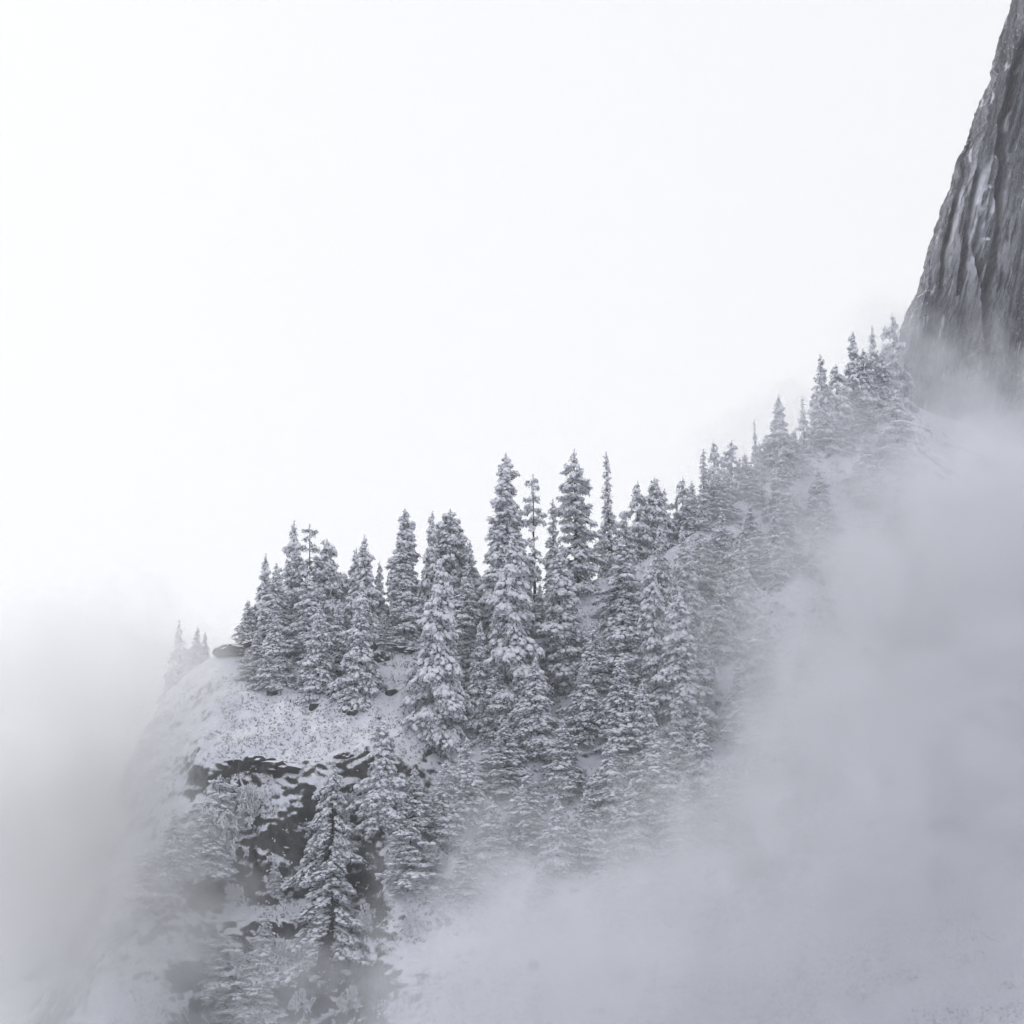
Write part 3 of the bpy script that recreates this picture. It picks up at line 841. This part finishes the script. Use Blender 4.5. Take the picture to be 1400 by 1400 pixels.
# ------------------------------------------------------------------ rocks
def rock_mesh(seed, sub=3):
    import bmesh
    bm = bmesh.new()
    bmesh.ops.create_icosphere(bm, subdivisions=sub, radius=1)
    rg = random.Random(seed)
    o = Vector((rg.uniform(0, 50), rg.uniform(0, 50), rg.uniform(0, 50)))
    for v in bm.verts:
        q = v.co.copy()
        c = mnoise.cell(q * 1.7 + o)
        v.co = q * (1 + 0.35 * mnoise.noise(q * 1.3 + o) + 0.16 * mnoise.noise(q * 4 + o) + 0.10 * c)
        v.co.z = max(v.co.z, -0.6)
        v.co.z = min(v.co.z, 0.62 + 0.1 * mnoise.noise(q * 3 + o))
    me = bpy.data.meshes.new('rock_outcrop'); bm.to_mesh(me); bm.free()
    me.polygons.foreach_set('use_smooth', [False] * len(me.polygons))
    me.materials.append(M_boulder)
    return me
ROCKS = [rock_mesh(i) for i in range(4)]
ROCKLIST = [
 (322, 884, 34, 14, 'dark flat rock jutting from the left end of the ridge crest'),
 (340, 872, 22, 7, 'small dark slab lying on top of the jutting crest rock'),
 (516, 901, 22, 10, 'dark rock among the crest rocks above the snowfield, the largest there'),
 (508, 888, 14, 14, 'upright dark stone at the foot of the broad sharp-tipped fir'),
 (533, 880, 16, 6, 'thin dark rock below the gap with the tiny spire'),
 (556, 889, 32, 6, 'long low dark ledge on the slope under the shaggy columnar fir'),
 (498, 944, 18, 9, 'dark stone left of a pair on the upper snowfield'),
 (512, 942, 14, 8, 'dark stone right of a pair on the upper snowfield'),
 (536, 948, 16, 8, 'dark stone on the right side of the upper snowfield'),
 (462, 948, 26, 12, 'greenish dark patch of rock under the front row of firs'),
 (384, 922, 18, 9, 'bare stone half buried at the left of the snowfield'),
 (374, 948, 18, 6, 'low streak of rock at the left of the snowfield'),
 (430, 967, 12, 8, 'lone dark stone in the middle of the snowfield'),
 (477, 974, 16, 6, 'slanting stone in the middle right of the snowfield'),
 (468, 1034, 20, 6, 'low dark stone near the lower edge of the snowfield'),
 (385, 1050, 44, 9, 'long dark rock ledge along the lower left edge of the snowfield'),
 (352, 1040, 28, 9, 'small dark ledge at the left end of the long one'),
 (985, 862, 46, 8, 'dark slab just showing through the fog right of the clear slope'),
]
for i, (px, py, w, h, label) in enumerate(ROCKLIST):
    p, n = hit(px, py)
    if i < 2:
        x = pix_x(px, 351); p = ground_at(x, crest_y(x) - 0.5); p.z += 0.4 + 1.1 * i
    if p is None: continue
    sc = HT / 700 * p.y
    r = link('rock_outcrop', ROCKS[i % 4], None)
    r.location = (p.x, p.y + 0.2, p.z)
    r.scale = (w * sc * .75, w * sc * .5, h * sc * 0.95) if i < 2 else (w * sc * .62, w * sc * .5, h * sc * 1.25)
    r.rotation_euler = (random.uniform(-.15, .15), random.uniform(-.2, .2), random.uniform(-.5, .5))
    tag(r, label, 'rock', 'dark rocks showing through the snow')

# ------------------------------------------------------------------ brush covering the slope
def scatter_brush():
    rg = np.random.default_rng(99)
    P, S, Kd = [], [], []
    for _ in range(42000):
        px = rg.uniform(150, 1400); py = rg.uniform(480, 1400)
        d = ray(px, py)
        r = bvh.ray_cast(cam_o, Vector(d).normalized())
        if r[0] is None or r[0].y > 520: continue
        p, n = r[0], r[1]
        f = float(fbm(np.array([p.x / 7]), np.array([p.y / 7]), np.array([p.z / 7]), 3)[0])
        infield = 300 < px < 575 and 925 < py < 1045
        if infield and f < -0.6: continue
        if abs(n.z) < 0.42: continue
        if f < (-0.6 if infield else 0.0): continue
        if infield and rg.random() < 0.5:
            for _k in range(2):
                q = ground_at(p.x + rg.uniform(-1, 1), p.y + rg.uniform(-1.5, 1.5))
                if q is not None: P.append(tuple(q)); S.append(rg.uniform(0.08, 0.22))
        P.append(tuple(p)); S.append(rg.uniform(0.10, 0.27) if infield else rg.uniform(0.12, 0.4)); 
    return np.array(P), np.array(S)
BP, BS = scatter_brush()
rgb = np.random.default_rng(5)
bd = rgb.normal(0, 1, BP.shape); bd[:, 2] = np.abs(bd[:, 2]) + 0.4; bd /= np.linalg.norm(bd, axis=1, keepdims=True)
v, f = sprays(BP, bd, BS * 1.1, rgb, 8, -0.3)
brush = link('brush', mesh_from('brush', v, [f], smooth=False), M_twig)
tag(brush, 'dark twigs and dry grass poking out of the snow', 'brush', kind='stuff')
k3 = 3
bp3 = np.repeat(BP, k3, 0) + rgb.normal(0, 1, (len(BP) * k3, 3)) * np.repeat(BS, k3)[:, None] * 0.8
bp3[:, 2] += np.repeat(BS, k3) * rgb.uniform(0.0, 1.3, len(bp3))
v, f = blobs(bp3, np.repeat(bd, k3, 0), np.repeat(BS, k3) * rgb.uniform(0.25, 0.6, len(bp3)), rgb, 0.6, 1.3)
bsn = link('snow_clumps', mesh_from('snow_clumps', v, [f]), M_snow)
tag(bsn, 'clumps of snow caught on the brush all over the slope', 'snow', kind='stuff')

# ------------------------------------------------------------------ fog
def fog_mesh(name, lo, hi):
    v = [(x, y, z) for x in (lo[0], hi[0]) for y in (lo[1], hi[1]) for z in (lo[2], hi[2])]
    f = [(0, 1, 3, 2), (4, 6, 7, 5), (0, 4, 5, 1), (2, 3, 7, 6), (0, 2, 6, 4), (1, 5, 7, 3)]
    return mesh_from(name, v, [f], smooth=False)

def fog_mat(name, color, dens, blobs_, nscale=0.03, lo=0.36, hi=0.62, aniso=0.0, floor=0.12):
    m, nt, out = new_mat(name)
    pv = nt.nodes.new('ShaderNodeVolumePrincipled')
    pv.inputs['Color'].default_value = (*color, 1)
    pv.inputs['Anisotropy'].default_value = aniso
    L(nt, pv.outputs[0], out.inputs['Volume'])
    co = nt.nodes.new('ShaderNodeNewGeometry').outputs['Position']
    n1 = nt.nodes.new('ShaderNodeTexNoise')
    n1.inputs['Scale'].default_value = nscale
    n1.inputs['Detail'].default_value = 3.5
    n1.inputs['Roughness'].default_value = 0.6
    n1.inputs['Distortion'].default_value = 0
    L(nt, co, n1.inputs['Vector'])
    nf = n1.outputs['Fac']
    n2 = noise_tex(nt, co, nscale * 4.0, 3, 0.65)
    nf = math_n(nt, 'ADD', nf, math_n(nt, 'MULTIPLY', math_n(nt, 'SUBTRACT', n2, 0.5), 1.15))
    acc = None
    for c, r, a in blobs_:
        sub = nt.nodes.new('ShaderNodeVectorMath'); sub.operation = 'SUBTRACT'
        L(nt, co, sub.inputs[0]); sub.inputs[1].default_value = tuple(c)
        mul = nt.nodes.new('ShaderNodeVectorMath'); mul.operation = 'MULTIPLY'
        L(nt, sub.outputs[0], mul.inputs[0]); mul.inputs[1].default_value = tuple(1 / q for q in r)
        ln = nt.nodes.new('ShaderNodeVectorMath'); ln.operation = 'LENGTH'
        L(nt, mul.outputs[0], ln.inputs[0])
        w = maprange(nt, ln.outputs['Value'], 1.0, 0.25, 0.0, a)
        acc = w if acc is None else math_n(nt, 'ADD', acc, w)
    # noise eats away the rim of the fog, never its heart
    e = math_n(nt, 'ADD', acc, math_n(nt, 'MULTIPLY', math_n(nt, 'SUBTRACT', nf, 0.5), 1.7))
    e = maprange(nt, e, 0.15, 0.95)
    e = math_n(nt, 'MULTIPLY', e, math_n(nt, 'MINIMUM', math_n(nt, 'MULTIPLY', acc, 3.0), 1.0))
    L(nt, math_n(nt, 'MULTIPLY', e, dens), pv.inputs['Density'])
    return m

def B(px, py, depth, rx, ry, rz, a=1.0):
    """centre given by where it stands, radii in metres"""
    return (at(px, py, depth), (rx, ry, rz), a)

FOG_RIGHT = [
    B(1450, 900, 330, 74, 42, 54, 1.1),
    B(1300, 1000, 314, 42, 30, 38, 1.0),
    B(1340, 1130, 296, 64, 34, 38, 1.1),
    B(1270, 1370, 276, 78, 36, 42, 1.1),
    B(800, 1435, 272, 66, 28, 32, 1.1),
    B(650, 1310, 290, 24, 14, 20, 0.6),
    B(850, 1200, 300, 62, 16, 25, 0.54),
    B(1110, 900, 330, 36, 16, 34, 0.50),
    B(640, 1110, 308, 24, 12, 14, 0.45),
    B(1330, 760, 375, 50, 32, 30, 0.95),
    B(1120, 750, 363, 34, 18, 20, 0.52),
    B(1150, 620, 386, 38, 14, 21, 0.85),
    B(1000, 670, 372, 22, 10, 14, 0.55),
    B(1400, 605, 428, 44, 28, 27, 0.9),
    B(1265, 495, 424, 30, 20, 20, 0.72),
]
FOG_LEFT = [
    B(-20, 1030, 338, 62, 30, 42, 1.1),
    B(150, 1020, 332, 29, 24, 36, 1.0),
    B(175, 1190, 308, 27, 20, 28, 1.0),
    B(205, 985, 336, 16, 16, 22, 0.6),
    B(30, 1230, 318, 34, 22, 26, 0.9),
    B(95, 1320, 288, 38, 24, 28, 1.1),
]
M_fogR = fog_mat('fog_right', (0.895, 0.902, 0.928), 0.066, FOG_RIGHT)
M_fogL = fog_mat('fog_left', (0.995, 0.996, 0.999), 0.062, FOG_LEFT, aniso=0.72)
def bounds(bl):
    lo = np.min([np.array(c) - np.array(r) for c, r, a in bl], 0); hi = np.max([np.array(c) + np.array(r) for c, r, a in bl], 0)
    return lo, hi
for nm, bl, mt, lab in (('fog_bank', FOG_RIGHT, M_fogR, 'thick grey fog bank filling the right and bottom of the slope'),
                        ('fog_bank', FOG_LEFT, M_fogL, 'bright thin fog bank drifting over the left shoulder of the ridge')):
    lo, hi = bounds(bl)
    o = link(nm, fog_mesh(nm, lo, hi), mt)
    tag(o, lab, 'fog', kind='stuff')

# even air over everything
m, nt, out = new_mat('haze')
pv = nt.nodes.new('ShaderNodeVolumePrincipled')
pv.inputs['Color'].default_value = (0.97, 0.98, 1.0, 1)
pv.inputs['Density'].default_value = 0.00022
L(nt, pv.outputs[0], out.inputs['Volume'])
USE_HAZE = True
if USE_HAZE:
    hz = link('haze', fog_mesh('haze', (-4100, -3100, FLOOR - 6), (4100, 6100, 290)), m)
    tag(hz, 'thin pale winter haze in the air', 'haze', kind='stuff')

# ------------------------------------------------------------------ sky and sun
SUN_EL, SUN_AZ = R(42), R(-50)      # azimuth measured from +Y (ahead) towards +X
w = bpy.data.worlds.new('World'); scene.world = w; w.use_nodes = True
nt = w.node_tree; nt.nodes.clear()
sky = nt.nodes.new('ShaderNodeTexSky'); sky.sky_type = 'NISHITA'; sky.sun_disc = False
sky.sun_elevation = SUN_EL; sky.sun_rotation = SUN_AZ
sky.dust_density = 6; sky.air_density = 1.0; sky.ozone_density = 1.0; sky.altitude = 1200
hs = nt.nodes.new('ShaderNodeHueSaturation'); hs.inputs['Saturation'].default_value = 0.12
L(nt, sky.outputs[0], hs.inputs['Color'])
# cloud cover: thin and bright ahead where the sun stands behind it, thicker overhead and behind
tc = nt.nodes.new('ShaderNodeTexCoord')
dp = nt.nodes.new('ShaderNodeVectorMath'); dp.operation = 'DOT_PRODUCT'
L(nt, tc.outputs['Generated'], dp.inputs[0])
dp.inputs[1].default_value = tuple(Vector((-0.12, 0.95, 0.30)).normalized())
cf = maprange(nt, dp.outputs['Value'], 0.25, 0.95)
cn = noise_tex(nt, tc.outputs['Generated'], 2.2, 4)
cf = math_n(nt, 'ADD', cf, math_n(nt, 'MULTIPLY', math_n(nt, 'SUBTRACT', cn, 0.5), 0.06))
cloud = mixcol(nt, cf, (4.6, 4.65, 5.15), (5.95, 6.02, 6.12))
mx = mixcol(nt, 0.85, hs.outputs[0], cloud)
bg = nt.nodes.new('ShaderNodeBackground'); bg.inputs['Strength'].default_value = 0.10
L(nt, mx, bg.inputs['Color'])
wo = nt.nodes.new('ShaderNodeOutputWorld'); L(nt, bg.outputs[0], wo.inputs[0])

sd = bpy.data.lights.new('sun', 'SUN'); sd.energy = 0.5; sd.angle = R(25); sd.color = (1, 0.97, 0.93)
so = bpy.data.objects.new('sun', sd); COL.objects.link(so)
sdir = Vector((math.sin(SUN_AZ) * math.cos(SUN_EL), math.cos(SUN_AZ) * math.cos(SUN_EL), math.sin(SUN_EL)))
so.rotation_euler = (-sdir).to_track_quat('-Z', 'Y').to_euler()

# ------------------------------------------------------------------ render
scene.view_settings.view_transform = 'Standard'
scene.view_settings.look = 'None'
scene.view_settings.exposure = 0.76
scene.view_settings.gamma = 1
c = scene.cycles
c.use_denoising = True
c.max_bounces = 6; c.diffuse_bounces = 3; c.glossy_bounces = 1; c.transmission_bounces = 2; c.transparent_max_bounces = 8
c.volume_bounces = 3
c.volume_step_rate = 2.0
c.volume_preview_step_rate = 1.0
c.volume_max_steps = 128
c.use_adaptive_sampling = True
c.adaptive_threshold = 0.04
c.adaptive_min_samples = 12
c.time_limit = 840
